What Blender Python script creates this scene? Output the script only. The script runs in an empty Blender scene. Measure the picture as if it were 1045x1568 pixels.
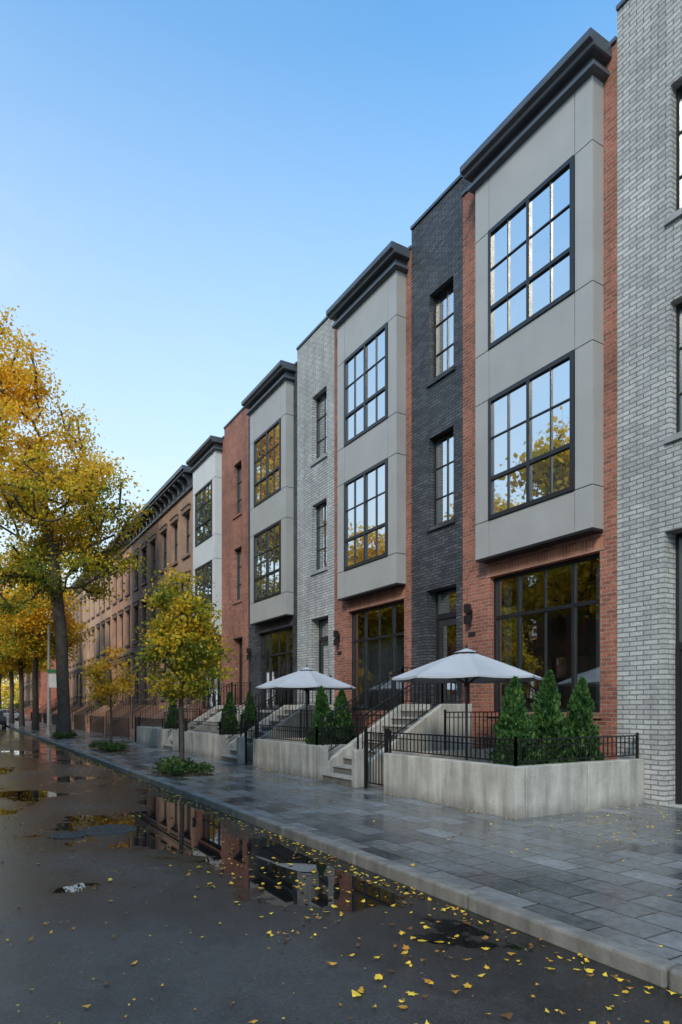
import bpy, math, random
import numpy as np
from mathutils import Vector, Matrix, Quaternion
R=math.radians
scene=bpy.context.scene
random.seed(5)

# ------------------------------------------------------------------ node helpers
def new_mat(name):
    m=bpy.data.materials.new(name); m.use_nodes=True
    nt=m.node_tree; nt.nodes.clear()
    out=nt.nodes.new('ShaderNodeOutputMaterial')
    return m,nt,out
def setin(nt,sock,v):
    if isinstance(v,bpy.types.NodeSocket): nt.links.new(v,sock)
    elif isinstance(v,(tuple,list)) and len(v)==3 and sock.type=='RGBA': sock.default_value=(*v,1)
    else: sock.default_value=v
def M(nt,op,a,b=0.0,clamp=False):
    n=nt.nodes.new('ShaderNodeMath'); n.operation=op; n.use_clamp=clamp
    setin(nt,n.inputs[0],a); setin(nt,n.inputs[1],b); return n.outputs[0]
def mix(nt,f,a,b,blend='MIX'):
    n=nt.nodes.new('ShaderNodeMix'); n.data_type='RGBA'; n.blend_type=blend
    setin(nt,n.inputs[0],f); setin(nt,n.inputs[6],a); setin(nt,n.inputs[7],b); return n.outputs[2]
def mr(nt,v,a,b,c=0.0,d=1.0,smooth=False):
    n=nt.nodes.new('ShaderNodeMapRange'); n.clamp=True
    if smooth: n.interpolation_type='SMOOTHSTEP'
    for i,x in enumerate((v,a,b,c,d)): setin(nt,n.inputs[i],x)
    return n.outputs[0]
def objco(nt):
    n=nt.nodes.new('ShaderNodeTexCoord'); return n.outputs['Object']
def sep(nt,v):
    n=nt.nodes.new('ShaderNodeSeparateXYZ'); nt.links.new(v,n.inputs[0]); return n.outputs
def comb(nt,x,y,z=0.0):
    n=nt.nodes.new('ShaderNodeCombineXYZ')
    for i,q in enumerate((x,y,z)): setin(nt,n.inputs[i],q)
    return n.outputs[0]
def noise(nt,v,scale,detail=3.0,rough=0.55,dist=0.0):
    n=nt.nodes.new('ShaderNodeTexNoise'); nt.links.new(v,n.inputs['Vector'])
    n.inputs['Scale'].default_value=scale; n.inputs['Detail'].default_value=detail
    n.inputs['Roughness'].default_value=rough; n.inputs['Distortion'].default_value=dist
    return n.outputs[0]
def bump(nt,h,strength=0.5,dist=0.01):
    n=nt.nodes.new('ShaderNodeBump'); n.inputs['Strength'].default_value=strength
    n.inputs['Distance'].default_value=dist; setin(nt,n.inputs['Height'],h); return n.outputs[0]
def principled(nt,out,color,rough=0.6,metal=0.0,normal=None,spec=0.5):
    p=nt.nodes.new('ShaderNodeBsdfPrincipled')
    setin(nt,p.inputs['Base Color'],color); setin(nt,p.inputs['Roughness'],rough)
    setin(nt,p.inputs['Metallic'],metal); setin(nt,p.inputs['Specular IOR Level'],spec)
    if normal is not None: nt.links.new(normal,p.inputs['Normal'])
    nt.links.new(p.outputs[0],out.inputs[0]); return p

def brick_mat(name,c1,c2,mortar,bw=0.21,rh=0.075,ms=0.010,bs=0.6,rough=0.8,var=0.35):
    m,nt,out=new_mat(name); co=objco(nt); s=sep(nt,co)
    u=M(nt,'ADD',s[0],s[1])
    wob=M(nt,'MULTIPLY',M(nt,'SUBTRACT',noise(nt,co,2.2,2),.5),.012)
    v=comb(nt,u,M(nt,'ADD',s[2],wob))
    b=nt.nodes.new('ShaderNodeTexBrick'); nt.links.new(v,b.inputs['Vector'])
    b.inputs['Scale'].default_value=1; b.inputs['Mortar Size'].default_value=ms
    b.inputs['Mortar Smooth'].default_value=0.25
    b.inputs['Brick Width'].default_value=bw; b.inputs['Row Height'].default_value=rh
    setin(nt,b.inputs['Color1'],c1); setin(nt,b.inputs['Color2'],c2); setin(nt,b.inputs['Mortar'],mortar)
    n1=noise(nt,co,0.7,4); n2=noise(nt,co,28,3)
    f=M(nt,'ADD',mr(nt,n1,.3,.7,1-var*.6,1+var*.4),mr(nt,n2,.3,.7,-var*.5,var*.5))
    col=mix(nt,1.0,b.outputs['Color'],comb(nt,f,f,f),'MULTIPLY')
    st=noise(nt,comb(nt,M(nt,'MULTIPLY',u,3.0),M(nt,'MULTIPLY',s[2],.25)),1.0,4)
    sf=mr(nt,st,.35,.65,.82,1.05)
    col=mix(nt,1.0,col,comb(nt,sf,sf,sf),'MULTIPLY')
    h=M(nt,'SUBTRACT',M(nt,'MULTIPLY',n2,.5),b.outputs['Fac'])
    principled(nt,out,col,rough,0,bump(nt,h,bs,.012),.35)
    return m

def plain(name,c,rough=.5,metal=0,var=.12,scale=3,bs=.1,spec=.5):
    m,nt,out=new_mat(name); co=objco(nt)
    n1=noise(nt,co,scale,4); f=mr(nt,n1,.3,.7,1-var,1+var)
    col=mix(nt,1.0,c,comb(nt,f,f,f),'MULTIPLY')
    principled(nt,out,col,mr(nt,n1,.3,.7,rough*.88,min(1,rough*1.12)),metal,bump(nt,noise(nt,co,scale*14,3),bs,.01),spec)
    return m

def concrete_mat(name,c):
    m,nt,out=new_mat(name); co=objco(nt); s=sep(nt,co)
    n1=noise(nt,co,1.6,6,.65); n2=noise(nt,co,40,3)
    u=M(nt,'ADD',s[0],s[1])
    st=noise(nt,comb(nt,M(nt,'MULTIPLY',u,5.0),M(nt,'MULTIPLY',s[2],.7)),1.0,5)
    f=M(nt,'MULTIPLY',mr(nt,n1,.3,.7,.70,1.1),mr(nt,st,.35,.68,.62,1.08))
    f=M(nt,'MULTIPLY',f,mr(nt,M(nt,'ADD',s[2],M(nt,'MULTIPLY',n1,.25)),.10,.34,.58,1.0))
    f=M(nt,'MULTIPLY',f,mr(nt,n2,.35,.65,.92,1.05))
    col=mix(nt,1.0,c,comb(nt,f,f,f),'MULTIPLY')
    principled(nt,out,col,.75,0,bump(nt,M(nt,'ADD',n2,M(nt,'MULTIPLY',n1,2)),.4,.008),.4)
    return m

def leaf_mat(name,cols,z0,z1,zw=.5,trans=.35,nscale=.5,rw=.45,off=0.0):
    m,nt,out=new_mat(name); co=objco(nt); s=sep(nt,co)
    g=nt.nodes.new('ShaderNodeNewGeometry'); rnd=g.outputs['Random Per Island']
    a=M(nt,'ADD',M(nt,'MULTIPLY',mr(nt,s[2],z0,z1),zw),off)
    a=M(nt,'ADD',a,M(nt,'MULTIPLY',rnd,rw))
    a=M(nt,'ADD',a,mr(nt,noise(nt,co,nscale,2),.3,.7,-.3,.35))
    r=nt.nodes.new('ShaderNodeValToRGB'); nt.links.new(a,r.inputs[0])
    e=r.color_ramp.elements
    e[0].position=.05; e[0].color=(*cols[0],1); e[1].position=.95; e[1].color=(*cols[3],1)
    x=e.new(.35); x.color=(*cols[1],1); x=e.new(.62); x.color=(*cols[2],1)
    d=nt.nodes.new('ShaderNodeBsdfPrincipled'); nt.links.new(r.outputs[0],d.inputs['Base Color'])
    d.inputs['Roughness'].default_value=.5; d.inputs['Specular IOR Level'].default_value=.3
    t=nt.nodes.new('ShaderNodeBsdfTranslucent'); nt.links.new(r.outputs[0],t.inputs[0])
    mx=nt.nodes.new('ShaderNodeMixShader'); mx.inputs[0].default_value=trans
    nt.links.new(d.outputs[0],mx.inputs[1]); nt.links.new(t.outputs[0],mx.inputs[2])
    nt.links.new(mx.outputs[0],out.inputs[0]); return m

def glass_mat(name,refl,inner,clear=False):
    m,nt,out=new_mat(name); co=objco(nt)
    gl=nt.nodes.new('ShaderNodeBsdfGlossy'); gl.inputs['Roughness'].default_value=.015
    gl.inputs['Color'].default_value=(.95,.97,.97,1)
    nt.links.new(bump(nt,noise(nt,co,1.3,2),.06,.02),gl.inputs['Normal'])
    if clear:
        d=nt.nodes.new('ShaderNodeBsdfTransparent'); d.inputs[0].default_value=(.78,.80,.78,1)
    else:
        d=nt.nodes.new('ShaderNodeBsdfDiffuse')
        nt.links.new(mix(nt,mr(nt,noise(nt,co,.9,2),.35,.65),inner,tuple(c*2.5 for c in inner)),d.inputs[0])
    fr=nt.nodes.new('ShaderNodeFresnel'); fr.inputs[0].default_value=1.5
    f=M(nt,'ADD',M(nt,'MULTIPLY',fr.outputs[0],1.0),refl,True)
    mx=nt.nodes.new('ShaderNodeMixShader'); nt.links.new(f,mx.inputs[0])
    nt.links.new(d.outputs[0],mx.inputs[1]); nt.links.new(gl.outputs[0],mx.inputs[2])
    nt.links.new(mx.outputs[0],out.inputs[0]); return m

RED=brick_mat('red_brick',(.34,.118,.07),(.20,.068,.045),(.25,.185,.155),var=.5)
WHITE=brick_mat('white_brick',(.43,.425,.415),(.325,.323,.32),(.17,.17,.17),bw=.26,rh=.082,ms=.011,bs=1.0,var=.3)
BLACK=brick_mat('black_brick',(.085,.086,.093),(.038,.04,.046),(.022,.022,.024),bw=.24,rh=.072,bs=1.0,rough=.5,var=.5)
SOLDIER=brick_mat('soldier_brick',(.40,.15,.085),(.30,.10,.055),(.30,.22,.18),bw=.075,rh=.22)
PANEL=plain('bay_panel',(.30,.29,.28),.45,.0,.07,1.2,.03)
PANEL_SKYLIT=plain('bay_panel_skylit',(.50,.505,.51),.45,.0,.05,1.2,.03)  # same bay panel made paler, the sky's light put into its colour
DARK=plain('dark_metal',(.065,.072,.086),.36,.1,.15,2,.03)
FRAME=plain('black_frame',(.014,.014,.016),.35,0,.2,4,.02)
IRON=plain('black_iron',(.012,.012,.013),.45,.3,.2,6,.1)
CONC=concrete_mat('concrete',(.46,.44,.40))
KERB=concrete_mat('kerb_stone',(.34,.325,.30))
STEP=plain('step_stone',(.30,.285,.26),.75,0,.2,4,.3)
RISER=plain('step_riser_shaded',(.11,.105,.095),.85,0,.25,4,.3)  # tread stone darkened, shadow below the nosings put into the colour
SILL=plain('sill_stone',(.25,.25,.25),.7,0,.2,3,.2)
ROOF=plain('roof_felt',(.10,.10,.10),.9,0,.2,2,.2)
BARK=plain('bark',(.075,.058,.045),.9,0,.4,5,.9)
SOIL=plain('soil',(.045,.03,.02),.95,0,.4,9,1.0)
ROOM=plain('room_wall',(.30,.23,.17),.8)
CURT=plain('curtain',(.62,.64,.62),.9,0,.1,6,.3)
POLE=plain('galvanised',(.35,.36,.37),.4,.3)
FABRIC=plain('umbrella_fabric',(.35,.365,.40),.85,0,.06,2,.1)
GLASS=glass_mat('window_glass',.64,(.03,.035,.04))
GLASSC=glass_mat('clear_glass',.34,(.03,.03,.03),True)
DOORM=plain('door_paint',(.03,.03,.034),.35,0,.2,3,.03)
WARMW=plain('painted_white',(.7,.7,.68),.5)
TRIM=plain('brownstone_trim',(.17,.115,.09),.8,0,.2,3,.2)

def brown_mat(name,c,brick=False):
    if brick: return brick_mat(name,c,tuple(k*.75 for k in c),tuple(k*.8+.05 for k in c),bs=.3)
    m,nt,out=new_mat(name); co=objco(nt); s=sep(nt,co)
    n1=noise(nt,co,.9,5); f=mr(nt,n1,.3,.7,.75,1.18)
    ln=M(nt,'FRACT',M(nt,'MULTIPLY',s[2],2.2)); l2=mr(nt,ln,.0,.05,.75,1.0)
    f=M(nt,'MULTIPLY',f,l2)
    principled(nt,out,mix(nt,1.0,c,comb(nt,f,f,f),'MULTIPLY'),.8,0,bump(nt,noise(nt,co,20,3),.2,.01),.3)
    return m
BROWNS=[brown_mat('brownstone_a',(.30,.185,.135)),brown_mat('brownstone_b',(.22,.125,.09)),
        brown_mat('brownstone_c',(.48,.30,.205)),brown_mat('brownstone_d',(.42,.235,.16)),
        brown_mat('brownstone_e',(.48,.15,.085),True)]

# ------------------------------------------------------------------ mesh helpers
class MB:
    def __init__(s): s.v=[]; s.f=[]
    def quad(s,a,b,c,d):
        i=len(s.v); s.v+= [a,b,c,d]; s.f.append((i,i+1,i+2,i+3))
    def poly(s,pts):
        i=len(s.v); s.v+=list(pts); s.f.append(tuple(range(i,i+len(pts))))
    def box(s,x0,x1,y0,y1,z0,z1):
        i=len(s.v)
        s.v+=[(x0,y0,z0),(x1,y0,z0),(x1,y1,z0),(x0,y1,z0),(x0,y0,z1),(x1,y0,z1),(x1,y1,z1),(x0,y1,z1)]
        s.f+=[(i,i+3,i+2,i+1),(i+4,i+5,i+6,i+7),(i,i+1,i+5,i+4),(i+1,i+2,i+6,i+5),(i+2,i+3,i+7,i+6),(i+3,i,i+4,i+7)]
    def prism(s,pts,y0,y1):   # pts in xz
        n=len(pts); i=len(s.v)
        s.v+=[(p[0],y0,p[1]) for p in pts]+[(p[0],y1,p[1]) for p in pts]
        s.f.append(tuple(range(i,i+n))); s.f.append(tuple(range(i+2*n-1,i+n-1,-1)))
        for k in range(n):
            j=(k+1)%n; s.f.append((i+k,i+n+k,i+n+j,i+j))
    def beam(s,p,q,w,h=None):
        h=h or w; p=Vector(p); q=Vector(q); d=(q-p)
        if d.length<1e-6: return
        d.normalize(); up=Vector((0,0,1)) if abs(d.z)<.95 else Vector((1,0,0))
        a=d.cross(up).normalized()*w*.5; b=a.cross(d).normalized()*h*.5
        i=len(s.v)
        for c in (p,q):
            s.v+=[tuple(c-a-b),tuple(c+a-b),tuple(c+a+b),tuple(c-a+b)]
        s.f+=[(i,i+1,i+2,i+3),(i+7,i+6,i+5,i+4)]+[(i+k,i+4+k,i+4+(k+1)%4,i+(k+1)%4) for k in range(4)]
    def tube(s,p,q,r0,r1,n=6,cap=False):
        p=Vector(p); q=Vector(q); d=q-p
        if d.length<1e-6: return
        d.normalize(); up=Vector((0,0,1)) if abs(d.z)<.9 else Vector((1,0,0))
        a=d.cross(up).normalized(); b=d.cross(a)
        i=len(s.v)
        for c,r in ((p,r0),(q,r1)):
            for k in range(n):
                t=2*math.pi*k/n; s.v.append(tuple(c+a*r*math.cos(t)+b*r*math.sin(t)))
        for k in range(n): s.f.append((i+k,i+(k+1)%n,i+n+(k+1)%n,i+n+k))
        if cap: s.f.append(tuple(range(i,i+n))); s.f.append(tuple(range(i+2*n-1,i+n-1,-1)))
    def wall(s,X,y0,y1,z0,z1,holes,depth):
        ys=sorted({y0,y1,*[h[0] for h in holes],*[h[1] for h in holes]})
        zs=sorted({z0,z1,*[h[2] for h in holes],*[h[3] for h in holes]})
        for a,b in zip(ys,ys[1:]):
            for c,d in zip(zs,zs[1:]):
                my,mz=(a+b)/2,(c+d)/2
                if any(h[0]<my<h[1] and h[2]<mz<h[3] for h in holes): continue
                s.quad((X,b,c),(X,a,c),(X,a,d),(X,b,d))
        if depth:
            for h in holes:
                a,b,c,d=h[:4]; x1=X+depth
                s.quad((X,a,c),(x1,a,c),(x1,a,d),(X,a,d)); s.quad((X,b,c),(x1,b,c),(x1,b,d),(X,b,d))
                s.quad((X,a,c),(x1,a,c),(x1,b,c),(X,b,c)); s.quad((X,a,d),(x1,a,d),(x1,b,d),(X,b,d))
    def obj(s,name,mat,parent=None,bevel=0,smooth=False):
        if not s.v: return None
        me=bpy.data.meshes.new(name); me.from_pydata([tuple(v) for v in s.v],[],s.f); me.update()
        me.materials.append(mat)
        o=bpy.data.objects.new(name,me); scene.collection.objects.link(o)
        if smooth:
            for p in me.polygons: p.use_smooth=True
        if bevel:
            b=o.modifiers.new('b','BEVEL'); b.width=bevel; b.segments=2; b.limit_method='ANGLE'
        if parent: o.parent=parent
        return o
def grp(name,loc=(0,0,0),rot=0):
    e=bpy.data.objects.new(name,None); scene.collection.objects.link(e)
    e.location=loc; e.rotation_euler=(0,0,rot); e.empty_display_size=.2; return e

def window(F,G,X,y0,y1,z0,z1,vb=(),hb=(),thin_v=(),thin_h=(),fr=.07,th=.06,tt=.028,d=.09):
    F.box(X,X+d,y0,y0+fr,z0,z1); F.box(X,X+d,y1-fr,y1,z0,z1)
    F.box(X,X+d,y0+fr,y1-fr,z0,z0+fr); F.box(X,X+d,y0+fr,y1-fr,z1-fr,z1)
    W=y1-y0; H=z1-z0
    for t in vb: y=y0+W*t; F.box(X+.004,X+d,y-th/2,y+th/2,z0+fr,z1-fr)
    for t in hb: z=z0+H*t; F.box(X+.007,X+d,y0+fr,y1-fr,z-th/2,z+th/2)
    for t in thin_v: y=y0+W*t; F.box(X+.022,X+d-.02,y-tt/2,y+tt/2,z0+fr,z1-fr)
    for t in thin_h: z=z0+H*t; F.box(X+.026,X+d-.02,y0+fr,y1-fr,z-tt/2,z+tt/2)
    xs=X+.05
    cuts=[y0]+[y0+W*t for t in vb]+[y1]
    for a,b in zip(cuts,cuts[1:]):
        j=random.uniform(-.004,.004)
        G.quad((xs+j,b,z0),(xs-j,a,z0),(xs-j+random.uniform(-.003,.003),a,z1),(xs+j,b,z1))

XF=9.8; XB=9.5
UP=(9.02,11.47); LO=(5.48,7.99)
def shell(P,y0,y1,zt,holes,depth,back=22.0):
    P.wall(XF,y0,y1,-.1,zt,holes,depth)
    P.quad((XF,y0,-.1),(back,y0,-.1),(back,y0,zt),(XF,y0,zt))
    P.quad((XF,y1,-.1),(back,y1,-.1),(back,y1,zt),(XF,y1,zt))
    P.quad((back,y0,-.1),(back,y1,-.1),(back,y1,zt),(back,y0,zt))
def coping(C,Rf,y0,y1,zt,back=22.0,ov=.04):
    C.box(XF-ov,XF+.3,y0,y1,zt,zt+.07)
    C.box(XF+.3,back,y0,y0+.25,zt,zt+.07); C.box(XF+.3,back,y1-.25,y1,zt,zt+.07)
    Rf.quad((XF+.2,y0+.1,zt-.3),(back,y0+.1,zt-.3),(back,y1-.1,zt-.3),(XF+.2,y1-.1,zt-.3))

def sconce(S,y,z):
    S.box(XF-.03,XF,y-.05,y+.05,z-.10,z+.10)
    S.box(XF-.14,XF-.03,y-.02,y+.02,z-.02,z+.02)
    S.box(XF-.17,XF-.05,y-.055,y+.055,z-.22,z-.03); S.box(XF-.17,XF-.05,y-.055,y+.055,z+.03,z+.22)

def bay_house(y0,y1,b0,b1,brick,panel,zt=13.1,curtain=0,name='brick_townhouse'):
    e=grp(name)
    y0+=.003; y1-=.003
    g0,g1=b0+.08,b1-.12
    W=MB(); shell(W,y0,y1,zt,[(g0,g1,1.5,4.37)],.22); W.obj('walls',brick,e)
    C=MB(); Rf=MB(); coping(C,Rf,y0,y1,zt); C.obj('coping',DARK,e); Rf.obj('roof',ROOF,e)
    F=MB(); G=MB(); GG=MB()
    window(F,GG,XF+.12,g0,g1,1.5,4.37,vb=(.25,.75),hb=(.70,),thin_v=(.5,),fr=.07,th=.07)
    S=MB(); S.box(XF-.05,XF+.12,g0-.06,g1+.06,1.40,1.498); S.obj('sill',SILL if brick is not RED else RED,e)
    So=MB(); So.box(XF-.012,XF,g0-.1,g1+.1,4.375,4.60); So.obj('soldier_course',SOLDIER if brick is RED else brick,e)
    Rm=MB(); xa,xb=XF+.23,XF+3.6
    Rm.quad((xb,g0-.3,1.2),(xb,g1+.3,1.2),(xb,g1+.3,4.6),(xb,g0-.3,4.6))
    Rm.quad((xa,g0-.3,1.2),(xb,g0-.3,1.2),(xb,g0-.3,4.6),(xa,g0-.3,4.6))
    Rm.quad((xa,g1+.3,1.2),(xb,g1+.3,1.2),(xb,g1+.3,4.6),(xa,g1+.3,4.6))
    Rm.quad((xa,g0-.3,1.2),(xb,g0-.3,1.2),(xb,g1+.3,1.2),(xa,g1+.3,1.2))
    Rm.quad((xa,g0-.3,4.6),(xb,g0-.3,4.6),(xb,g1+.3,4.6),(xa,g1+.3,4.6))
    Rm.box(xb-.35,xb-.01,g0+.2,g0+1.2,1.2,3.6)
    Rm.obj('room',ROOM,e)
    if curtain:
        Cu=MB(); x=XF+.34
        spans={1:[(g0+.1,g0+.35),(g1-.3,g1-.05)],2:[(g0+.05,g1-.05)]}[curtain]
        zt2=4.3 if curtain==1 else 3.45
        for a,b in spans:
            y=a; k=0
            while y<b-.001:
                y2=min(b,y+.06); xx=x+(.03 if k%2 else 0); x2=x+(0 if k%2 else .03)
                Cu.quad((xx,y,1.55),(x2,y2,1.55),(x2,y2,zt2),(xx,y,zt2)); y=y2; k+=1
        Cu.obj('curtain',CURT,e)
    w0,w1=b0+.38,b1-.41
    cols=[b0,w0,w1,b1]; rows=[4.73,LO[0],LO[1],UP[0],UP[1],12.60]
    P=MB(); gp=.008
    for ci in range(3):
        for ri in range(5):
            if ci==1 and ri in (1,3): continue
            a,b=cols[ci],cols[ci+1]; c,d=rows[ri],rows[ri+1]
            P.box(XB,XB+.03,a+(gp if ci else 0),b-(gp if ci<2 else 0),c+(gp if ri else 0),d-gp)
    for yy in ((b0,b0+.03),(b1-.03,b1)):
        for ri in range(5):
            P.box(XB+.033,XF-.002,yy[0],yy[1],rows[ri]+(gp if ri else 0),rows[ri+1]-gp)
    P.obj('bay_panels',panel,e,bevel=.003)
    Bk=MB(); Bk.wall(XB+.034,b0+.033,b1-.033,4.75,12.55,[(w0,w1,*LO),(w0,w1,*UP)],.05)
    Bk.box(XB+.008,XF-.003,b0+.008,b1-.008,4.69,4.728)
    Bk.quad((XB+.036,b0+.034,4.75),(XF,b0+.034,4.75),(XF,b0+.034,12.55),(XB+.036,b0+.034,12.55))
    Bk.quad((XB+.036,b1-.034,4.75),(XF,b1-.034,4.75),(XF,b1-.034,12.55),(XB+.036,b1-.034,12.55))
    Bk.obj('bay_backing',FRAME,e)
    for z in (LO,UP):
        window(F,G,XB-.03,w0,w1,z[0],z[1],vb=(.5,),hb=(.335,),thin_v=(.25,.75),thin_h=(.67,),fr=.085,th=.075)
    F.obj('window_frames',FRAME,e); G.obj('window_glass',GLASS,e); GG.obj('shop_glass',GLASSC,e)
    # two-tier cornice
    prof=[(.005,12.59),(.05,12.60),(.12,12.63),(.12,12.70),(.10,12.715),(.03,12.72),(.03,12.87),(.14,12.885),(.17,12.90),(.19,12.95),(.28,12.975),(.285,13.0),(.285,13.10),(.26,13.13),(-.1,13.13)]
    K=MB(); rings=[]
    for o,z in prof:
        oy=min(o,.17)
        rings.append([(XF+.02,b0-oy,z),(XB-o,b0-oy,z),(XB-o,b1+oy,z),(XF+.02,b1+oy,z)])
    for A,B in zip(rings,rings[1:]):
        for k in range(3): K.quad(A[k],A[k+1],B[k+1],B[k])
    K.poly(rings[0]); K.poly(rings[-1])
    K.obj('cornice',DARK,e)
    Sc=MB(); sconce(Sc,y1-.28,3.65); Sc.box(XF-.015,XF,y1-.42,y1-.2,3.16,3.26); Sc.obj('wall_light',FRAME,e)
    return e

def narrow_house(y0,y1,w0,w1,brick,zt,name,ground_door=False,extra=()):
    e=grp(name)
    y0+=.003; y1-=.003
    wins=[(w0,w1)]+list(extra)
    holes=[]
    for a,b in wins: holes+=[(a,b,9.42,11.53),(a,b,5.92,8.07)]
    d0,d1=(w0-.1,w1+.1)
    dz=0.02 if ground_door else 1.55
    holes.append((d0,d1,dz,4.42))
    for a,b in extra: holes.append((a,b,1.9,4.42))
    W=MB(); shell(W,y0,y1,zt,holes,.38); W.obj('walls',brick,e)
    C=MB(); Rf=MB(); coping(C,Rf,y0,y1,zt); C.obj('coping',DARK,e); Rf.obj('roof',ROOF,e)
    F=MB(); G=MB(); S=MB(); D=MB()
    for a,b in wins:
        for c,d in ((9.42,11.53),(5.92,8.07)):
            window(F,G,XF+.16,a,b,c,d,thin_v=(.5,),thin_h=(.33,.67),fr=.055)
            S.box(XF-.05,XF+.15,a-.07,b+.07,c-.10,c-.002)
    for a,b in extra: window(F,G,XF+.16,a,b,1.9,4.42,thin_v=(.5,),thin_h=(.33,.67),fr=.055)
    S.obj('sills',SILL if brick is WHITE else brick,e)
    xd=XF+.32
    top=dz+2.25 if not ground_door else 2.6
    window(F,G,xd-.02,d0,d1,top,4.42,fr=.06)
    D.box(xd,xd+.05,d0,d1,dz,top)
    F.box(xd-.03,xd,d0,d0+.08,dz,top); F.box(xd-.03,xd,d1-.08,d1,dz,top); F.box(xd-.03,xd,d0+.08,d1-.08,top-.07,top)
    G.quad((xd-.006,d0+.26,dz+.35),(xd-.006,d1-.26,dz+.35),(xd-.006,d1-.26,top-.25),(xd-.006,d0+.26,top-.25))
    F.box(xd-.02,xd,d0+.24,d0+.26,dz+.33,top-.23); F.box(xd-.02,xd,d1-.26,d1-.24,dz+.33,top-.23)
    D.obj('door',DOORM,e); F.obj('window_frames',FRAME,e); G.obj('window_glass',GLASS,e)
    H=MB(); H.box(xd-.07,xd-.045,d0+.13,d0+.155,dz+.85,dz+1.35); H.box(xd-.05,xd,d0+.13,d0+.155,dz+.9,dz+.92); H.box(xd-.05,xd,d0+.13,d0+.155,dz+1.28,dz+1.3)
    H.obj('door_handle',POLE,e)
    return e

bay_house(-1.6,2.4,-1.3,1.65,RED,PANEL)
narrow_house(2.4,7.21,5.28,6.24,WHITE,13.6,'white_brick_townhouse',True,extra=((3.2,4.1),))
bay_house(7.21,11.19,7.48,10.44,RED,PANEL,curtain=1)
narrow_house(11.19,13.1,11.50,12.38,BLACK,13.55,'black_brick_townhouse')
bay_house(13.1,16.96,13.33,16.27,RED,PANEL,curtain=2)
narrow_house(16.96,19.45,17.44,18.38,WHITE,13.55,'white_brick_townhouse')
bay_house(19.45,23.7,19.72,22.8,BLACK,PANEL,curtain=1,name='black_brick_townhouse')
narrow_house(23.7,26.35,24.4,25.25,RED,13.45,'brick_townhouse')
bay_house(26.35,30.45,26.65,29.7,RED,PANEL_SKYLIT,curtain=2)

# ------------------------------------------------------------------ railings
def railing(I,p0,p1,h,sp=.11,posts=True,bot=.06):
    p0=Vector(p0); p1=Vector(p1); up=Vector((0,0,1))
    I.beam(p0+up*h,p1+up*h,.038,.022); I.beam(p0+up*bot,p1+up*bot,.022,.018)
    I.beam(p0+up*(h-.1),p1+up*(h-.1),.016)
    n=max(1,int((p1-p0).length/sp))
    for k in range(n+1):
        q=p0.lerp(p1,k/n)
        end=posts and k in (0,n)
        I.beam(q+(up*0 if end else up*bot),q+up*(h+(.05 if end else 0)),.034 if end else .014)

def stoop(y0,y1,xs=6.76,ztop=1.55,n=9,inner_x=XF,run=.26):
    e=grp('front_stoop')
    t=.16; S=MB(); Rz=MB(); rise=ztop/n
    for k in range(n):
        x=xs+.06+k*run
        x1=inner_x-.003 if k==n-1 else x+run+.02
        S.box(x-.03,x1,y0+t+.001,y1-t-.001,(k+1)*rise-.045,(k+1)*rise)
        Rz.box(x,inner_x-.005-.001*k,y0+t+.002,y1-t-.002,max(0,k*rise-.02),(k+1)*rise-.046)
    S.obj('treads',STEP,e,bevel=.008); Rz.obj('risers',RISER,e)
    xt=xs+.12+(n-1)*run
    Wl=MB()
    for a,b in ((y0,y0+t-.002),(y1-t+.002,y1)):
        Wl.prism([(xs,0),(xs,.76),(xs+.2,.76),(xs+.2,.42),(xt,ztop+.12),(xt+.1,ztop+.12),(inner_x-.002,ztop+.12),(inner_x-.002,0)],a,b)
    Wl.obj('cheek_walls',CONC,e,bevel=.012)
    I=MB()
    for y in (y0+t/2,y1-t/2):
        railing(I,(xs+.1,y,.50),(xt+.05,y,ztop+.12),.86,.12)
        railing(I,(xt+.05,y,ztop+.12),(inner_x-.05,y,ztop+.12),.86,.12)
    I.obj('handrails',IRON,e)
    return e

XW=6.85
def gate(y0,y1,x=XW+.1):
    e=grp('iron_gate'); I=MB()
    for y in (y0+.03,y1-.03): I.beam((x,y,0),(x,y,1.2),.05)
    for z in (.12,.95,1.1): I.beam((x,y0+.06,z),(x,y1-.06,z),.024)
    n=int((y1-y0)/.09)
    for k in range(1,n): y=y0+(y1-y0)*k/n; I.beam((x,y,.12),(x,y,1.12),.014)
    I.obj('bars',IRON,e)

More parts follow.
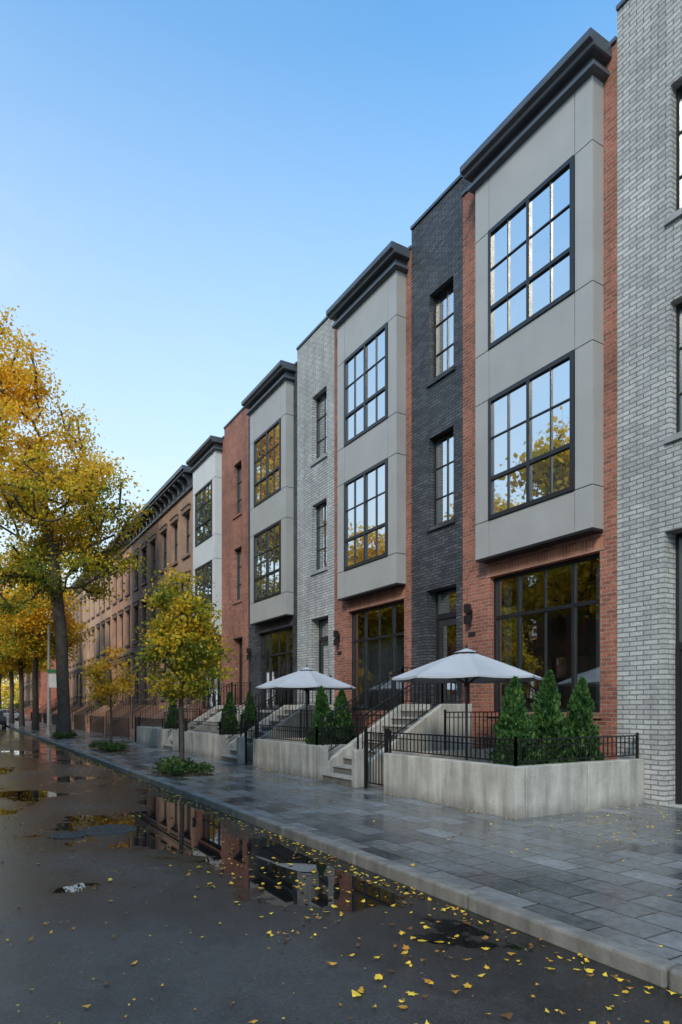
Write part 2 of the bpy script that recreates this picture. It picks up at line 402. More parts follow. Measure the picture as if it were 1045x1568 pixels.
def garden_wall(y0,y1):
    e=grp('concrete_retaining_wall'); W=MB(); t=.2; zt=.745
    n=max(2,round((y1-y0)/1.7))
    for k in range(n):
        a=y0+(y1-y0)*k/n; b=y0+(y1-y0)*(k+1)/n
        W.box(XW,XW+t,a+(.004 if k else 0),b-(.004 if k<n-1 else 0),-.02,zt)
    xs=[XW+t+.004,XW+1.55,XF-.006]
    for a,b in zip(xs,xs[1:]):
        W.box(a+.004,b,y0,y0+t,-.02,zt-.001)
    W.box(XW+t+.004,XF-.006,y1-t,y1,-.02,zt-.001)
    W.obj('wall_panels',CONC,e,bevel=.014)
    D=MB(); k=y0+.45
    while k<y1-.2:
        for z in (.2,.55): D.tube((XW-.0015,k,z),(XW+.01,k,z),.013,.013,8,True)
        k+=.85
    D.obj('tie_holes',SILL,e)
    Pv=MB(); Pv.box(XW+t,XF-.01,y0+t,y1-t,-.02,.30); Pv.obj('patio_paving',KERB,e)
    Sl=MB(); Sl.box(XW+t+.01,XF-.4,y0+t+.01,y0+t+.55,.30,.62); Sl.obj('planting_soil',SOIL,e)
    r=grp('iron_railing'); I=MB()
    x=XW+t/2
    railing(I,(x,y1-.08,zt),(x,y0+.1,zt),.38,.105)
    railing(I,(x,y0+.1,zt),(XF-.05,y0+.1,zt),.38,.105)
    railing(I,(x+1.3,y1-.1,.6),(XF-.1,y1-.1,.6),.9,.105)
    I.obj('bars',IRON,r)

for (a,b,g1,s1) in ((6.69,10.03,10.82,12.46),(12.72,16.25,17.0,18.72),(18.95,22.5,23.3,25.0),(25.4,29.4,30.1,30.2)):
    garden_wall(a,b); gate(b,g1)
    if s1-g1>1: stoop(g1+.04,s1)

# ------------------------------------------------------------------ brownstones
def brownstone(loc,rot,mat,flip=False,h=13.2,W=6.4,stp=True):
    e=grp('brownstone_house',loc,rot)
    cs=[1.15,3.2,5.25]; dc=cs[2] if not flip else cs[0]
    hw=.5; wl=[]
    for c in cs:
        for a,b in ((5.75,8.0),(9.15,11.25)): wl.append((c-hw,c+hw,a,b))
        if c!=dc: wl.append((c-hw,c+hw,2.1,4.6)); wl.append((c-hw,c+hw,.25,1.1))
    door=(dc-.6,dc+.6,1.6,4.6)
    Wm=MB()
    Wm.wall(XF,.003,W-.003,-.1,h-.05,wl+[door],.25)
    for y in (.003,W-.003): Wm.quad((XF,y,-.1),(21,y,-.1),(21,y,h-.05),(XF,y,h-.05))
    Wm.quad((21,.003,-.1),(21,W-.003,-.1),(21,W-.003,h-.05),(21,.003,h-.05))
    T=MB()
    for a,b,c,d in wl+[door]:
        T.box(XF-.09,XF,a-.14,b+.14,d+.02,d+.24); T.box(XF-.13,XF,a-.18,b+.18,d+.241,d+.31)
        if c>1.9: T.box(XF-.10,XF,a-.1,b+.1,c-.14,c-.002)
    T.box(XF-.08,XF,.01,W-.01,5.05,5.22)
    Wm.obj('walls',mat,e); T.obj('lintels_and_sills',TRIM,e)
    F=MB(); G=MB()
    for a,b,c,d in wl: window(F,G,XF+.15,a,b,c,d,hb=(.5,),fr=.05,th=.05,d=.08)
    F.obj('window_frames',FRAME,e); G.obj('window_glass',GLASS,e)
    D=MB(); D.box(XF+.2,XF+.25,door[0],door[1],1.6,4.6)
    for yy in (door[0]+.12,dc+.04): D.box(XF+.17,XF+.2,yy,yy+.44,1.8,3.7)
    D.obj('door',DOORM,e)
    C=MB()
    C.box(XF-.12,XF+.1,.01,W-.01,12.2,12.32); C.box(XF-.06,XF+.1,.012,W-.012,12.32,12.85)
    C.box(XF-.5,XF+.1,.01,W-.01,12.85,12.97); C.box(XF-.58,XF+.1,.008,W-.008,12.972,h-.04)
    k=.3
    while k<W: C.prism([(XF-.062,12.30),(XF-.16,12.3),(XF-.22,12.55),(XF-.44,12.72),(XF-.44,12.848),(XF-.062,12.848)],k-.08,k+.08); k+=.83
    C.obj('cornice',TRIM if mat in (BROWNS[2],BROWNS[3]) else DARK,e)
    Rf=MB(); Rf.quad((XF,0.01,h-.06),(21,0.01,h-.06),(21,W-.01,h-.06),(XF,W-.01,h-.06)); Rf.obj('roof',ROOF,e)
    if stp:
        s=MB(); n=9
        for k in range(n): s.box(7.35+k*.25,XF if k==n-1 else 7.35+(k+1)*.25+.02,dc-.7,dc+.7,0 if k==0 else k*.178-.3 if k*.178>.3 else 0.001*k,(k+1)*.178)
        s.box(7.4,XF-.01,dc-.69,dc+.69,0,.12)
        s.prism([(7.3,0),(7.3,.5),(9.3,1.72),(XF-.002,1.72),(XF-.002,0)],dc-.86,dc-.702)
        s.prism([(7.3,0),(7.3,.5),(9.3,1.72),(XF-.002,1.72),(XF-.002,0)],dc+.702,dc+.86)
        s.obj('stoop_steps',mat,e)
        I=MB()
        for y in (dc-.78,dc+.78):
            railing(I,(7.35,y,.5),(9.3,y,1.72),.85,.14); railing(I,(9.3,y,1.72),(XF,y,1.72),.85,.14)
        for a,b in ((.05,dc-.9),(dc+.9,W-.05)):
            if b-a>.3: railing(I,(7.2,a,0),(7.2,b,0),1.05,.14)
        I.obj('stoop_railings',IRON,e)
    return e
seq=[0,1,3,2,2,0,3,4]
y=30.46
for k in range(8):
    brownstone((0,y,0),0,BROWNS[seq[k]],flip=True); y+=6.42
yend=y
y=96.0
for k in range(5):
    brownstone((0,y,0),0,BROWNS[[4,2,0,3,1][k]],flip=False); y+=6.42
y=2.0
for k in range(11):
    brownstone((-1.2,y,0),math.pi,BROWNS[[3,4,0,2,1][k%5]],flip=bool(k%2)); y+=6.42

# ------------------------------------------------------------------ ground, road, pavement
def road_mat():
    m,nt,out=new_mat('wet_asphalt'); co=objco(nt); s=sep(nt,co)
    fine=noise(nt,co,70,3,.7); mid=noise(nt,co,4,5,.62)
    big=noise(nt,comb(nt,s[0],M(nt,'MULTIPLY',s[1],.75)),.55,4,.6,.5)
    n=M(nt,'ADD',big,mr(nt,s[0],1.6,3.4,0,.11))
    # shallow hollows in the carriageway
    for cx,cy,rx,ry,a in ((3.15,6.2,.75,1.7,.20),(1.8,9.6,1.5,1.7,.17),(3.1,10.5,.7,2.2,.16),(.6,13.5,1.3,2.6,.14),(2.5,16,.9,2.5,.12),(1.2,6.0,.8,.9,.07),(.2,22,1.6,4,.14),(2.6,26,1,4,.12)):
        dx=M(nt,'DIVIDE',M(nt,'SUBTRACT',s[0],cx),rx); dy=M(nt,'DIVIDE',M(nt,'SUBTRACT',s[1],cy),ry)
        q=M(nt,'ADD',M(nt,'MULTIPLY',dx,dx),M(nt,'MULTIPLY',dy,dy))
        n=M(nt,'ADD',n,mr(nt,q,0,1.4,a,0,True))
    n=M(nt,'ADD',n,mr(nt,mid,.3,.7,-.07,.07))
    p=mr(nt,n,.60,.67,0,1,True)
    damp=mr(nt,n,.36,.60,0,1,True)
    col=mix(nt,damp,(.040,.039,.039),(.016,.016,.017))
    f=mr(nt,fine,.3,.7,.45,1.55); col=mix(nt,1.0,col,comb(nt,f,f,f),'MULTIPLY')
    spk=mr(nt,noise(nt,co,130,1),.66,.74,0,.07); col=mix(nt,1.0,col,comb(nt,spk,spk,spk),'ADD')
    col=mix(nt,p,col,(.009,.009,.009))
    r=mr(nt,damp,0,1,.30,.13); r=M(nt,'ADD',r,mr(nt,mid,.3,.7,-.08,.08))
    r=mr(nt,p,0,1,r,.012)
    h=M(nt,'MULTIPLY',M(nt,'ADD',fine,M(nt,'MULTIPLY',noise(nt,co,200,2),.6)),mr(nt,p,0,.8,1,.0))
    principled(nt,out,col,r,0,bump(nt,h,.42,.006),.6)
    return m
def paver_mat():
    m,nt,out=new_mat('slate_pavers'); co=objco(nt); s=sep(nt,co)
    b=nt.nodes.new('ShaderNodeTexBrick'); nt.links.new(comb(nt,s[1],s[0]),b.inputs['Vector'])
    b.inputs['Scale'].default_value=1; b.inputs['Brick Width'].default_value=.62; b.inputs['Row Height'].default_value=.34
    b.inputs['Mortar Size'].default_value=.009; b.inputs['Mortar Smooth'].default_value=.2
    setin(nt,b.inputs['Color1'],(.080,.084,.090)); setin(nt,b.inputs['Color2'],(.20,.204,.208)); setin(nt,b.inputs['Mortar'],(.03,.03,.03))
    n1=noise(nt,co,1.1,5); n2=noise(nt,co,14,4)
    f=M(nt,'MULTIPLY',mr(nt,n1,.3,.7,.62,1.28),mr(nt,n2,.3,.7,.75,1.25))
    col=mix(nt,1.0,b.outputs['Color'],comb(nt,f,f,f),'MULTIPLY')
    tile=sep(nt,b.outputs['Color'])[0]
    r=M(nt,'ADD',mr(nt,tile,.08,.20,.14,.38),mr(nt,n1,.35,.65,-.12,.12))
    h=M(nt,'SUBTRACT',M(nt,'MULTIPLY',n2,.6),b.outputs['Fac'])
    h=M(nt,'ADD',h,M(nt,'MULTIPLY',tile,4.0))
    principled(nt,out,col,r,0,bump(nt,h,.7,.006),.5)
    return m
ROAD=road_mat(); PAVE=paver_mat()
GROUND=plain('ground_dirt',(.10,.09,.07),.95,0,.3,.3,.3)
g=MB(); g.quad((-600,-400,-.16),(600,-400,-.16),(600,900,-.16),(-600,900,-.16)); g.obj('ground',GROUND)
KX=3.72
r=MB(); r.quad((-5.0,-40,-.12),(KX,-40,-.12),(KX,400,-.12),(-5.0,400,-.12))
r.quad((KX,yend+1.5,-.12),(60,yend+1.5,-.12),(60,95,-.12),(KX,95,-.12)); r.obj('road',ROAD)
p=MB(); p.box(KX+.16,XF+.3,-30,yend+1.3,-.15,0); p.box(KX+.16,XF+.3,95.2,400,-.15,0)
p.obj('pavement',PAVE)
p=MB(); p.box(-12.0,-5.16,-40,400,-.15,0); p.obj('pavement',PAVE)
k=MB(); y=-30.0
while y<yend+1.3:
    j=random.uniform(-.007,.007)
    k.box(KX+j,KX+.155+j,y+.006,min(y+1.8,yend+1.3)-.006,-.14,.010+random.uniform(-.005,.006)); y+=1.8
k.box(KX,KX+.155,95.2,400,-.14,.008)
k.obj('kerb',KERB,bevel=.025)
k=MB(); k.box(-5.155,-5.0,-40,400,-.14,.008); k.obj('kerb',KERB,bevel=.02)

def manhole(x,y,r=.36):
    e=grp('manhole_cover',(x,y,-.118)); m=MB(); n=28
    pts=[(math.cos(2*math.pi*i/n),math.sin(2*math.pi*i/n)) for i in range(n)]
    for i in range(n):
        a,b=pts[i],pts[(i+1)%n]
        m.quad((a[0]*r,a[1]*r,0),(b[0]*r,b[1]*r,0),(b[0]*r*.9,b[1]*r*.9,.012),(a[0]*r*.9,a[1]*r*.9,.012))
        m.quad((a[0]*r*.88,a[1]*r*.88,.012),(b[0]*r*.88,b[1]*r*.88,.012),(b[0]*r*.86,b[1]*r*.86,.004),(a[0]*r*.86,a[1]*r*.86,.004))
    m.poly([(a*r*.86,b*r*.86,.004) for a,b in pts])
    for i in range(-4,5):
        for j in range(-4,5):
            if i*i+j*j<17: m.box(i*.065-.02,i*.065+.02,j*.065-.02,j*.065+.02,.004,.011)
    m.obj('cover',plain('cast_iron',(.05,.042,.036),.5,0,.3,20,.3),e)
manhole(1.83,9.5,.38); manhole(1.3,9.35,.24)

# ------------------------------------------------------------------ trees
def leaf_arrays(c,size,rng,asp=.6):
    n=len(c); a=rng.normal(size=(n,3)); a/=np.linalg.norm(a,axis=1)[:,None]
    b=rng.normal(size=(n,3)); b-=a*(a*b).sum(1)[:,None]; b/=np.linalg.norm(b,axis=1)[:,None]
    s=(size*rng.uniform(.6,1.35,n))[:,None]
    v=np.stack([c+a*s,c+b*s*asp,c-a*s,c-b*s*asp],1).reshape(-1,3)
    return v
def quads_mesh(name,v,mat):
    n=len(v)//4; me=bpy.data.meshes.new(name)
    me.vertices.add(n*4); me.vertices.foreach_set('co',v.astype(np.float32).ravel())
    me.loops.add(n*4); me.loops.foreach_set('vertex_index',np.arange(n*4,dtype=np.int32))
    me.polygons.add(n); me.polygons.foreach_set('loop_start',np.arange(0,n*4,4,dtype=np.int32))
    try: me.polygons.foreach_set('loop_total',np.full(n,4,dtype=np.int32))
    except Exception: pass
    me.update(calc_edges=True); me.validate(); me.materials.append(mat); return me

def tree_meshes(name,trunk,base_r,blobs,leaves,lsize,sigma,mat,seed,step=.8,bare=.08):
    rng=np.random.default_rng(seed)
    nodes=[Vector(p) for p in trunk]; par=[-1]+list(range(len(trunk)-1)); ntr=len(trunk)
    at=[]
    for cx,cy,cz,rx,ry,rz,n in blobs:
        for _ in range(n):
            d=rng.normal(size=3); d/=np.linalg.norm(d); r=rng.uniform(.12,1)**.5
            at.append(Vector((cx+d[0]*rx*r,cy+d[1]*ry*r,cz+d[2]*rz*r)))
    mid=nodes[-1].lerp(nodes[ntr//2],.5)
    at.sort(key=lambda p:(p-mid).length)
    tips=[]
    for p in at:
        best=None;bc=1e9
        for i,q in enumerate(nodes):
            if i<ntr*.4: continue
            d=p-q; c=d.length*(1.0+ (.9 if d.z<0 else 0) - .25*max(0,d.normalized().z if d.length>0 else 0))
            if c<bc: bc=c;best=i
        q=nodes[best]; L=(p-q).length; m=max(1,int(L/step)); last=best
        for k in range(1,m+1):
            t=k/m; w=q.lerp(p,t)
            if k<m: w=w+Vector(rng.normal(size=3)*.09*step)+Vector((0,0,-.10*L*math.sin(math.pi*t)*.6))
            nodes.append(w); par.append(last); last=len(nodes)-1
        tips.append(last)
    cnt=[0]*len(nodes)
    for t in tips:
        i=t
        while i>=0: cnt[i]+=1; i=par[i]
    tot=max(cnt); rad=[base_r*max(.06,(c/tot))**.6 if c else .01 for c in cnt]
    rad=[max(r,.008) for r in rad]
    for i in range(ntr): rad[i]=max(rad[i],base_r*(1-.6*i/ntr))
    rad[0]=base_r*1.35
    W=MB()
    for i,pi in enumerate(par):
        if pi<0: continue
        r1=rad[i]; r0=rad[pi] if i<ntr else min(rad[pi],r1*1.35)
        W.tube(nodes[pi],nodes[i],r0,r1,9 if r1>.08 else 5)
    for t in tips:
        for _ in range(4):
            d=Vector(rng.normal(size=3)); d.z=abs(d.z)*.8; d.normalize()
            W.tube(nodes[t],nodes[t]+d*sigma*rng.uniform(1.0,2.4),.012*base_r/.3,.004*base_r/.3,3)
    wo=W.obj(name+'_wood',BARK,smooth=True); wm=wo.data; bpy.data.objects.remove(wo)
    cs=[]
    for t in tips:
        n=int(leaves*rng.uniform(.4,1.5))
        if rng.random()<bare: n=int(n*.12)
        c=np.array(nodes[t]); pp=np.array(nodes[par[t]])
        cc=c+rng.normal(size=(n,3))*sigma*np.array([1.1,1.1,.6])
        m=n//4; tt=rng.uniform(0,1,(m,1)); c2=pp+(c-pp)*tt+rng.normal(size=(m,3))*sigma*.6
        cs.append(cc); cs.append(c2)
    C=np.concatenate(cs)
    return wm,quads_mesh(name+'_leaves',leaf_arrays(C,lsize,rng),mat)
def place_tree(name,meshes,loc,rot=0,s=1.0):
    e=grp(name,loc,rot); e.scale=(s,s,s)
    for nm,me in (('trunk_and_limbs',meshes[0]),('foliage',meshes[1])):
        o=bpy.data.objects.new(nm,me); scene.collection.objects.link(o); o.parent=e
    return e

YEL=[(.085,.13,.02),(.30,.31,.03),(.76,.52,.04),(.80,.45,.03)]
L_BIG=leaf_mat('street_tree_leaves',YEL,7,17,.55,.55,.35,off=.05)
L_MED=leaf_mat('avenue_tree_leaves',YEL,3,13,.35,.5,.35,off=.2)
L_SM=leaf_mat('young_tree_leaves',[(.07,.11,.02),(.23,.25,.03),(.66,.47,.03),(.74,.42,.03)],1.5,4.6,.22,.5,1.0,off=.09)
L_ORG=leaf_mat('young_tree_orange',[(.22,.17,.03),(.52,.36,.03),(.72,.42,.03),(.66,.28,.03)],1.5,4,.3,.5,1.0,off=.1)
big=tree_meshes('big',[(0,0,-.1),(.02,0,1.5),(-.05,.05,3.4),(-.1,0,5.2),(-.3,.1,7.2),(-.5,0,9.4),(-.9,.1,12),(-1.3,0,15)],.31,
    [(.4,0,11.8,3.6,3.8,3.2,84),(-3.0,-.3,11.5,3.2,3.6,4.0,50),(-1.8,0,15.6,2.9,3.0,3.0,42),(-2.6,0,18.6,2.1,2.2,2.8,24),(1.3,.3,8.8,2.8,3,1.5,22),(-2.5,-.5,7.8,2.4,2.5,1.6,16)],
    165,.095,.42,L_BIG,11,bare=.14)
med=tree_meshes('med',[(0,0,-.1),(.05,0,2),(0,.05,4.0),(.1,0,6.0),(.2,.1,8.5),(.1,0,11)],.24,
    [(0,0,9.0,4.0,4.0,3.4,80),(.3,0,12.4,2.8,2.8,2.6,36)],150,.14,.52,L_MED,21)
sm=tree_meshes('small',[(0,0,-.05),(.01,0,.8),(-.01,.01,1.6),(.02,0,2.4),(0,.02,3.4),(.02,0,4.6)],.055,
    [(0,0,2.75,.95,.95,1.0,66),(.02,0,3.75,.74,.74,1.15,54)],85,.052,.17,L_SM,31,step=.3)
sm2=tree_meshes('small2',[(0,0,-.05),(.01,0,.7),(-.01,.01,1.4),(.02,0,2.1),(0,.02,3.4)],.04,
    [(0,0,2.7,.85,.85,1.2,46)],44,.06,.17,L_ORG,41,step=.3)
place_tree('street_tree',big,(4.75,36.3,0),0)
place_tree('young_street_tree',sm,(4.65,15.4,0),.4)
place_tree('young_street_tree',sm2,(4.84,24.7,0),1.0)
for i,(x,y,rz,s) in enumerate([(4.7,50,1,.82),(4.7,61,2.5,.78),(4.7,73,4,.85),(4.8,98,0.5,1.0),(4.8,112,3,1.0),(5,128,2,1.1),(5,150,5,1.2)]):
    place_tree('street_tree',med,(x,y,0),rz,s)
for i,(y,rz,s) in enumerate([(4,1,.80),(12.5,3,.86),(20,0.3,.98),(28.5,4.4,.92),(39,2,.95),(49,5.2,.85),(60,1.5,.85),(74,3.3,.85),(100,2,1.1)]):
    place_tree('street_tree',med,(-6.4,y,0),rz,s)
rng=np.random.default_rng(8)
cs=[]
for k in range(60):
    c=np.array([rng.uniform(-40,70),rng.uniform(215,250),rng.uniform(2,8)])
    cs.append(c+rng.normal(size=(260,3))*np.array([3,2,2.0]))
o=bpy.data.objects.new('distant_trees',quads_mesh('distant_trees',leaf_arrays(np.concatenate(cs),.55,rng),leaf_mat('distant_leaves',YEL,0,16,.3,.3,.08,off=.2)))
scene.collection.objects.link(o)

SHR=leaf_mat('shrub_leaves',[(.04,.08,.02),(.09,.15,.035),(.15,.20,.04),(.34,.20,.04)],0,1,.1,.3,4)
CEDAR=leaf_mat('cedar_leaves',[(.020,.055,.015),(.04,.10,.024),(.07,.145,.032),(.11,.18,.04)],0,3,.1,.25,5)
def pit(x,y,sz,seed,n=9):
    e=grp('tree_pit_planting'); S=MB(); S.box(x-.55,x+.55,y-.9*sz,y+.9*sz,-.02,.015); S.obj('soil',SOIL,e)
    rng=np.random.default_rng(seed); cs=[]
    for k in range(n):
        c=np.array([x+rng.uniform(-.42,.42),y+rng.uniform(-.75,.75)*sz,.08]); r=rng.uniform(.10,.26)
        d=rng.normal(size=(240,3)); d/=np.linalg.norm(d,axis=1)[:,None]; d[:,2]=abs(d[:,2])
        cs.append(c+d*r*rng.uniform(.5,1.3,(240,1)))
    o=bpy.data.objects.new('low_shrubs',quads_mesh('low_shrubs',leaf_arrays(np.concatenate(cs),.038,rng),SHR)); scene.collection.objects.link(o); o.parent=e
pit(4.65,15.4,.85,1,14); pit(4.84,24.7,1.3,2,12); pit(4.75,36.3,1.3,3)

plainCED=plain('cedar_core',(.012,.025,.01),.9)
def cedar(x,y,z,h,r,seed):
    e=grp('arborvitae_shrub'); rng=np.random.default_rng(seed)
    n=5000; t=rng.uniform(0,1,n)**.8; ang=rng.uniform(0,2*math.pi,n)
    lump=1+.16*np.sin(ang*3+seed)+.14*np.sin(t*19+ang*2+seed)+.10*rng.normal(size=n)
    rr=r*(1-t)**.7*np.clip(t*7+.55,0,1)*lump*rng.uniform(.68,1.05,n)
    c=np.stack([x+rr*np.cos(ang)+.03*np.sin(t*6+seed),y+rr*np.sin(ang),z+.02+t*h*1.02],1)
    a=np.stack([np.cos(ang)*.45,np.sin(ang)*.45,np.full(n,.85)],1)+rng.normal(size=(n,3))*.32
    a/=np.linalg.norm(a,axis=1)[:,None]; b=rng.normal(size=(n,3)); b-=a*(a*b).sum(1)[:,None]; b/=np.linalg.norm(b,axis=1)[:,None]
    s=(.042*rng.uniform(.5,1.6,n))[:,None]
    v=np.stack([c+a*s,c+b*s*.5,c-a*s,c-b*s*.5],1).reshape(-1,3)
    o=bpy.data.objects.new('foliage',quads_mesh('foliage',v,CEDAR)); scene.collection.objects.link(o); o.parent=e
    K=MB(); K.tube((x,y,z-.05),(x,y,z+.25*h),r*.6,r*.55,12); K.tube((x,y,z+.25*h),(x,y,z+.9*h),r*.55,.03,12); K.tube((x,y,z-.1),(x,y,z+.2),.04,.03)
    K.obj('stem',plainCED,e)
for i,(x,y,h,r) in enumerate([(7.35,7.18,1.38,.34),(8.08,7.18,1.5,.36),(8.86,7.2,1.42,.34)]): cedar(x,y,.6,h,r,i)
for i,(x,y,h,r) in enumerate([(7.3,13.2,1.4,.32),(7.85,13.2,1.35,.31)]): cedar(x,y,.6,h,r,i+5)
for i,(x,y,h,r) in enumerate([(7.4,19.5,1.4,.32),(8.1,19.5,1.4,.32),(7.5,26,1.3,.3)]): cedar(x,y,.6,h,r,i+9)

# ------------------------------------------------------------------ patio umbrellas
def umbrella(x,y,z0,zr,za,r,rot):
    e=grp('patio_umbrella',(x,y,0),rot); n=8; C=MB(); seg=6
    def pt(i,t):
        a=2*math.pi*i/n; rr=r*t; z=za-(za-zr)*(t**1.12); return Vector((rr*math.cos(a),rr*math.sin(a),z))
    for i in range(n):
        for k in range(seg):
            for j in range(4):
                def q(jj,t):
                    p=pt(i,t).lerp(pt(i+1,t),jj/4); p.z-= .05*t*math.sin(math.pi*jj/4)*(1 if t<1 else .4); return tuple(p)
                t0,t1=k/seg,(k+1)/seg
                C.quad(q(j,t0),q(j+1,t0),q(j+1,t1),q(j,t1))
    for i in range(n):
        for j in range(4):
            a=pt(i,1).lerp(pt(i+1,1),j/4); b=pt(i,1).lerp(pt(i+1,1),(j+1)/4)
            a.z-=.02*math.sin(math.pi*j/4); b.z-=.02*math.sin(math.pi*(j+1)/4)
            C.quad(tuple(a),tuple(b),(b.x,b.y,b.z-.035),(a.x,a.y,a.z-.035))
    C.obj('canopy',FABRIC,e)
    V=MB()
    for i in range(n):
        a=pt(i,.17); b=pt(i+1,.17); a.z+=.035; b.z+=.035; V.poly([tuple(a),tuple(b),(0,0,za+.05)])
    V.obj('vent_cap',FABRIC,e)
    P=MB(); P.tube((0,0,z0),(0,0,za+.05),.024,.022,10)
    P.tube((0,0,za+.04),(0,0,za+.12),.02,.012,8,True)
    for i in range(n):
        p=pt(i,.98); P.beam((0,0,za-.03),(p.x,p.y,p.z-.015),.014); m=pt(i,.5); P.beam((0,0,zr-.12),(m.x,m.y,m.z-.015),.012)
    P.tube((0,0,zr-.16),(0,0,zr-.08),.04,.04,8,True)
    P.obj('pole_and_ribs',FRAME,e)
    B=MB(); B.tube((0,0,z0),(0,0,z0+.07),.28,.26,20,True); B.tube((0,0,z0+.07),(0,0,z0+.35),.035,.03,10); B.obj('base',DARK,e)
umbrella(7.8,8.8,.30,2.12,2.60,1.33,.2)
umbrella(8.15,15.6,.30,2.14,2.64,1.38,.5)

# ------------------------------------------------------------------ street pole with sign, parked car
e=grp('street_sign_pole',(4.6,41.3,0)); P=MB(); P.tube((0,0,0),(0,0,6.4),.11,.07,10,True); P.tube((0,0,0),(0,0,.3),.17,.14,10,True); P.obj('pole',POLE,e)
S=MB(); S.box(-.02,.72,-.1,-.07,2.75,3.55); S.obj('sign_plate',WARMW,e); S=MB(); S.box(-.1,.72,-.12,-.1,3.6,3.8); S.obj('street_name_plate',plain('sign_green',(.03,.2,.08)),e)

def car(loc,rot,paint):
    e=grp('parked_car',loc,rot); B=MB()
    body=[(-2.2,.3),(-2.25,.65),(-2.1,.92),(-1.2,1.0),(1.2,.98),(2.1,.85),(2.25,.6),(2.2,.3)]
    B.prism(body,-.88,.88); B.prism([(-1.35,.98),(-.75,1.42),(.55,1.44),(1.25,.97)],-.70,.70); B.obj('body',paint,e,bevel=.08)
    G=MB(); G.prism([(-1.2,1.01),(-.72,1.36),(-.1,1.38),(-.1,1.01)],-.72,.72); G.prism([(-.02,1.01),(-.02,1.38),(.52,1.37),(1.08,1.01)],-.72,.72); G.obj('windows',GLASS,e)
    T=MB()
    for x in (-1.38,1.38):
        for y in (-.9,.72): T.tube((x,y,.32),(x,y+.18,.32),.32,.32,18,True)
    T.obj('wheels',FRAME,e)
    L=MB()
    for y in (-.7,.5): L.box(2.2,2.26,y,y+.25,.62,.75)
    L.obj('headlamps',WARMW,e)
car((5.2,90,-.12),.1,plain('car_paint',(.30,.31,.33),.25,.2))
car((2.6,62,-.12),math.pi/2,plain('car_paint_dark',(.05,.05,.06),.25,.4))

# ------------------------------------------------------------------ fallen leaves
rng=np.random.default_rng(77); pts=[]
def add(xs,ys,z,s0,s1):
    for x,y in zip(xs,ys): pts.append((x,y,z,rng.uniform(s0,s1)))
n=1000; add(KX-.03-np.abs(rng.normal(size=n))*.13,rng.uniform(1.5,45,n),-.112,.013,.030)
n=850; add(rng.uniform(-2.5,3.6,n),rng.uniform(1,26,n),-.112,.010,.028)
n=200; add(rng.uniform(2.0,3.7,n),rng.uniform(2,7,n),-.112,.016,.038)
n=420; add(rng.uniform(-1.5,3.6,n),rng.uniform(1.5,12,n),-.112,.005,.012)
n=150; add(rng.uniform(3.9,6.8,n),rng.uniform(2,30,n),.006,.012,.028)
n=170; add(rng.uniform(6.6,9.7,n),rng.uniform(4.5,6.68,n),.006,.010,.026)
n=130; add(6.83-np.abs(rng.normal(size=n))*.1,rng.uniform(6.6,22,n),.006,.012,.028)
n=260; add(rng.normal(4.7,.6,n),rng.normal(15.4,1.2,n),.02,.016,.03)
n=200; add(rng.normal(4.7,.6,n),rng.normal(24.7,1.5,n),.02,.016,.03)
n=300; add(rng.normal(4.4,1.3,n),rng.normal(36,4,n),.02,.02,.04)
mb=MB()
for x,y,z,s in pts:
    if z>0 and x<KX+.17: continue
    if z<0 and x>KX-.03: continue
    a0=rng.uniform(0,6.28); k=int(rng.integers(4,7))*2; curl=rng.uniform(0,.5)*s; tilt=rng.normal(size=2)*.15
    asp=rng.uniform(.5,.95); deep=rng.uniform(.55,.85)
    P=[]
    for i in range(k):
        t=2*math.pi*i/k; rr=s*(1.0 if i%2==0 else deep*rng.uniform(.85,1.1))*(1.3 if i==0 else 1)
        lx,ly=rr*math.cos(t),rr*math.sin(t)*asp
        px=lx*math.cos(a0)-ly*math.sin(a0); py=lx*math.sin(a0)+ly*math.cos(a0)
        P.append((x+px,y+py,z+max(-.004,px*tilt[0]+py*tilt[1])+curl*abs(math.cos(t))+.003))
    mb.poly(P)
FL=leaf_mat('fallen_leaf',[(.12,.055,.02),(.42,.19,.03),(.70,.42,.03),(.74,.52,.05)],-1,-2,0,.1,3,rw=1.0)
mb.obj('fallen_leaves',FL)

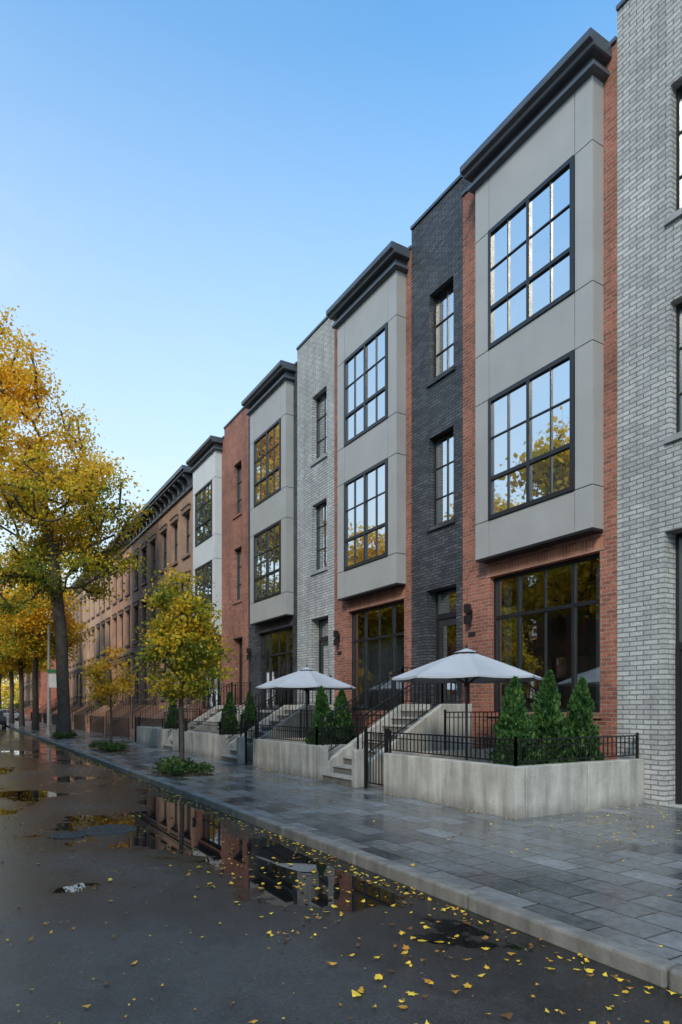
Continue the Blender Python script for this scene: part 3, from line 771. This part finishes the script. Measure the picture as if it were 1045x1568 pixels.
# ------------------------------------------------------------------ world, sun, camera
EL,AZ=R(36),R(-128)     # azimuth measured from +Y towards +X
w=bpy.data.worlds.new('World'); scene.world=w; w.use_nodes=True
nt=w.node_tree; bg=nt.nodes['Background']
sk=nt.nodes.new('ShaderNodeTexSky'); sk.sky_type='NISHITA'; sk.sun_disc=False
sk.sun_elevation=EL; sk.sun_rotation=AZ; sk.air_density=1.0; sk.dust_density=.8; sk.ozone_density=1.4
tc=nt.nodes.new('ShaderNodeTexCoord')
s=sep(nt,tc.outputs['Generated'])
zz=M(nt,'MAXIMUM',s[2],.03)
cv=comb(nt,M(nt,'DIVIDE',s[0],M(nt,'ADD',zz,.12)),M(nt,'MULTIPLY',M(nt,'DIVIDE',s[1],M(nt,'ADD',zz,.12)),.55))
cn=noise(nt,cv,.8,7,.62,.8)
cf=mr(nt,cn,.47,.78,0,.55,True)
cf=M(nt,'MULTIPLY',cf,mr(nt,s[2],.35,.62,1,.25))
col=mix(nt,1.0,sk.outputs[0],(1.6,2.55,2.75),'MULTIPLY')
hz=mr(nt,s[2],0,.72,.92,0)
hz=M(nt,'ADD',hz,mr(nt,s[1],.55,1.0,0,.20),True)
col=mix(nt,hz,col,(6.0,6.5,6.75))
col=mix(nt,cf,col,(6.7,6.8,6.9))
nt.links.new(col,bg.inputs[0]); bg.inputs[1].default_value=.145
sl=bpy.data.lights.new('sun','SUN'); sl.energy=2.7; sl.angle=R(12); sl.color=(1,.87,.70)
so=bpy.data.objects.new('sun',sl); scene.collection.objects.link(so)
sv=Vector((math.sin(AZ)*math.cos(EL),math.cos(AZ)*math.cos(EL),math.sin(EL)))
so.rotation_euler=sv.to_track_quat('Z','Y').to_euler(); so.location=(0,0,40)

cam=bpy.data.cameras.new('camera'); co=bpy.data.objects.new('camera',cam); scene.collection.objects.link(co)
co.location=(0,0,1.6); co.rotation_euler=(R(90),0,R(-30.6))
cam.sensor_fit='HORIZONTAL'; cam.sensor_width=36; cam.lens=36*994/1045; cam.shift_y=299/1045
cam.clip_start=.05; cam.clip_end=2000
scene.camera=co
scene.view_settings.view_transform='Standard'; scene.view_settings.look='None'; scene.view_settings.exposure=0
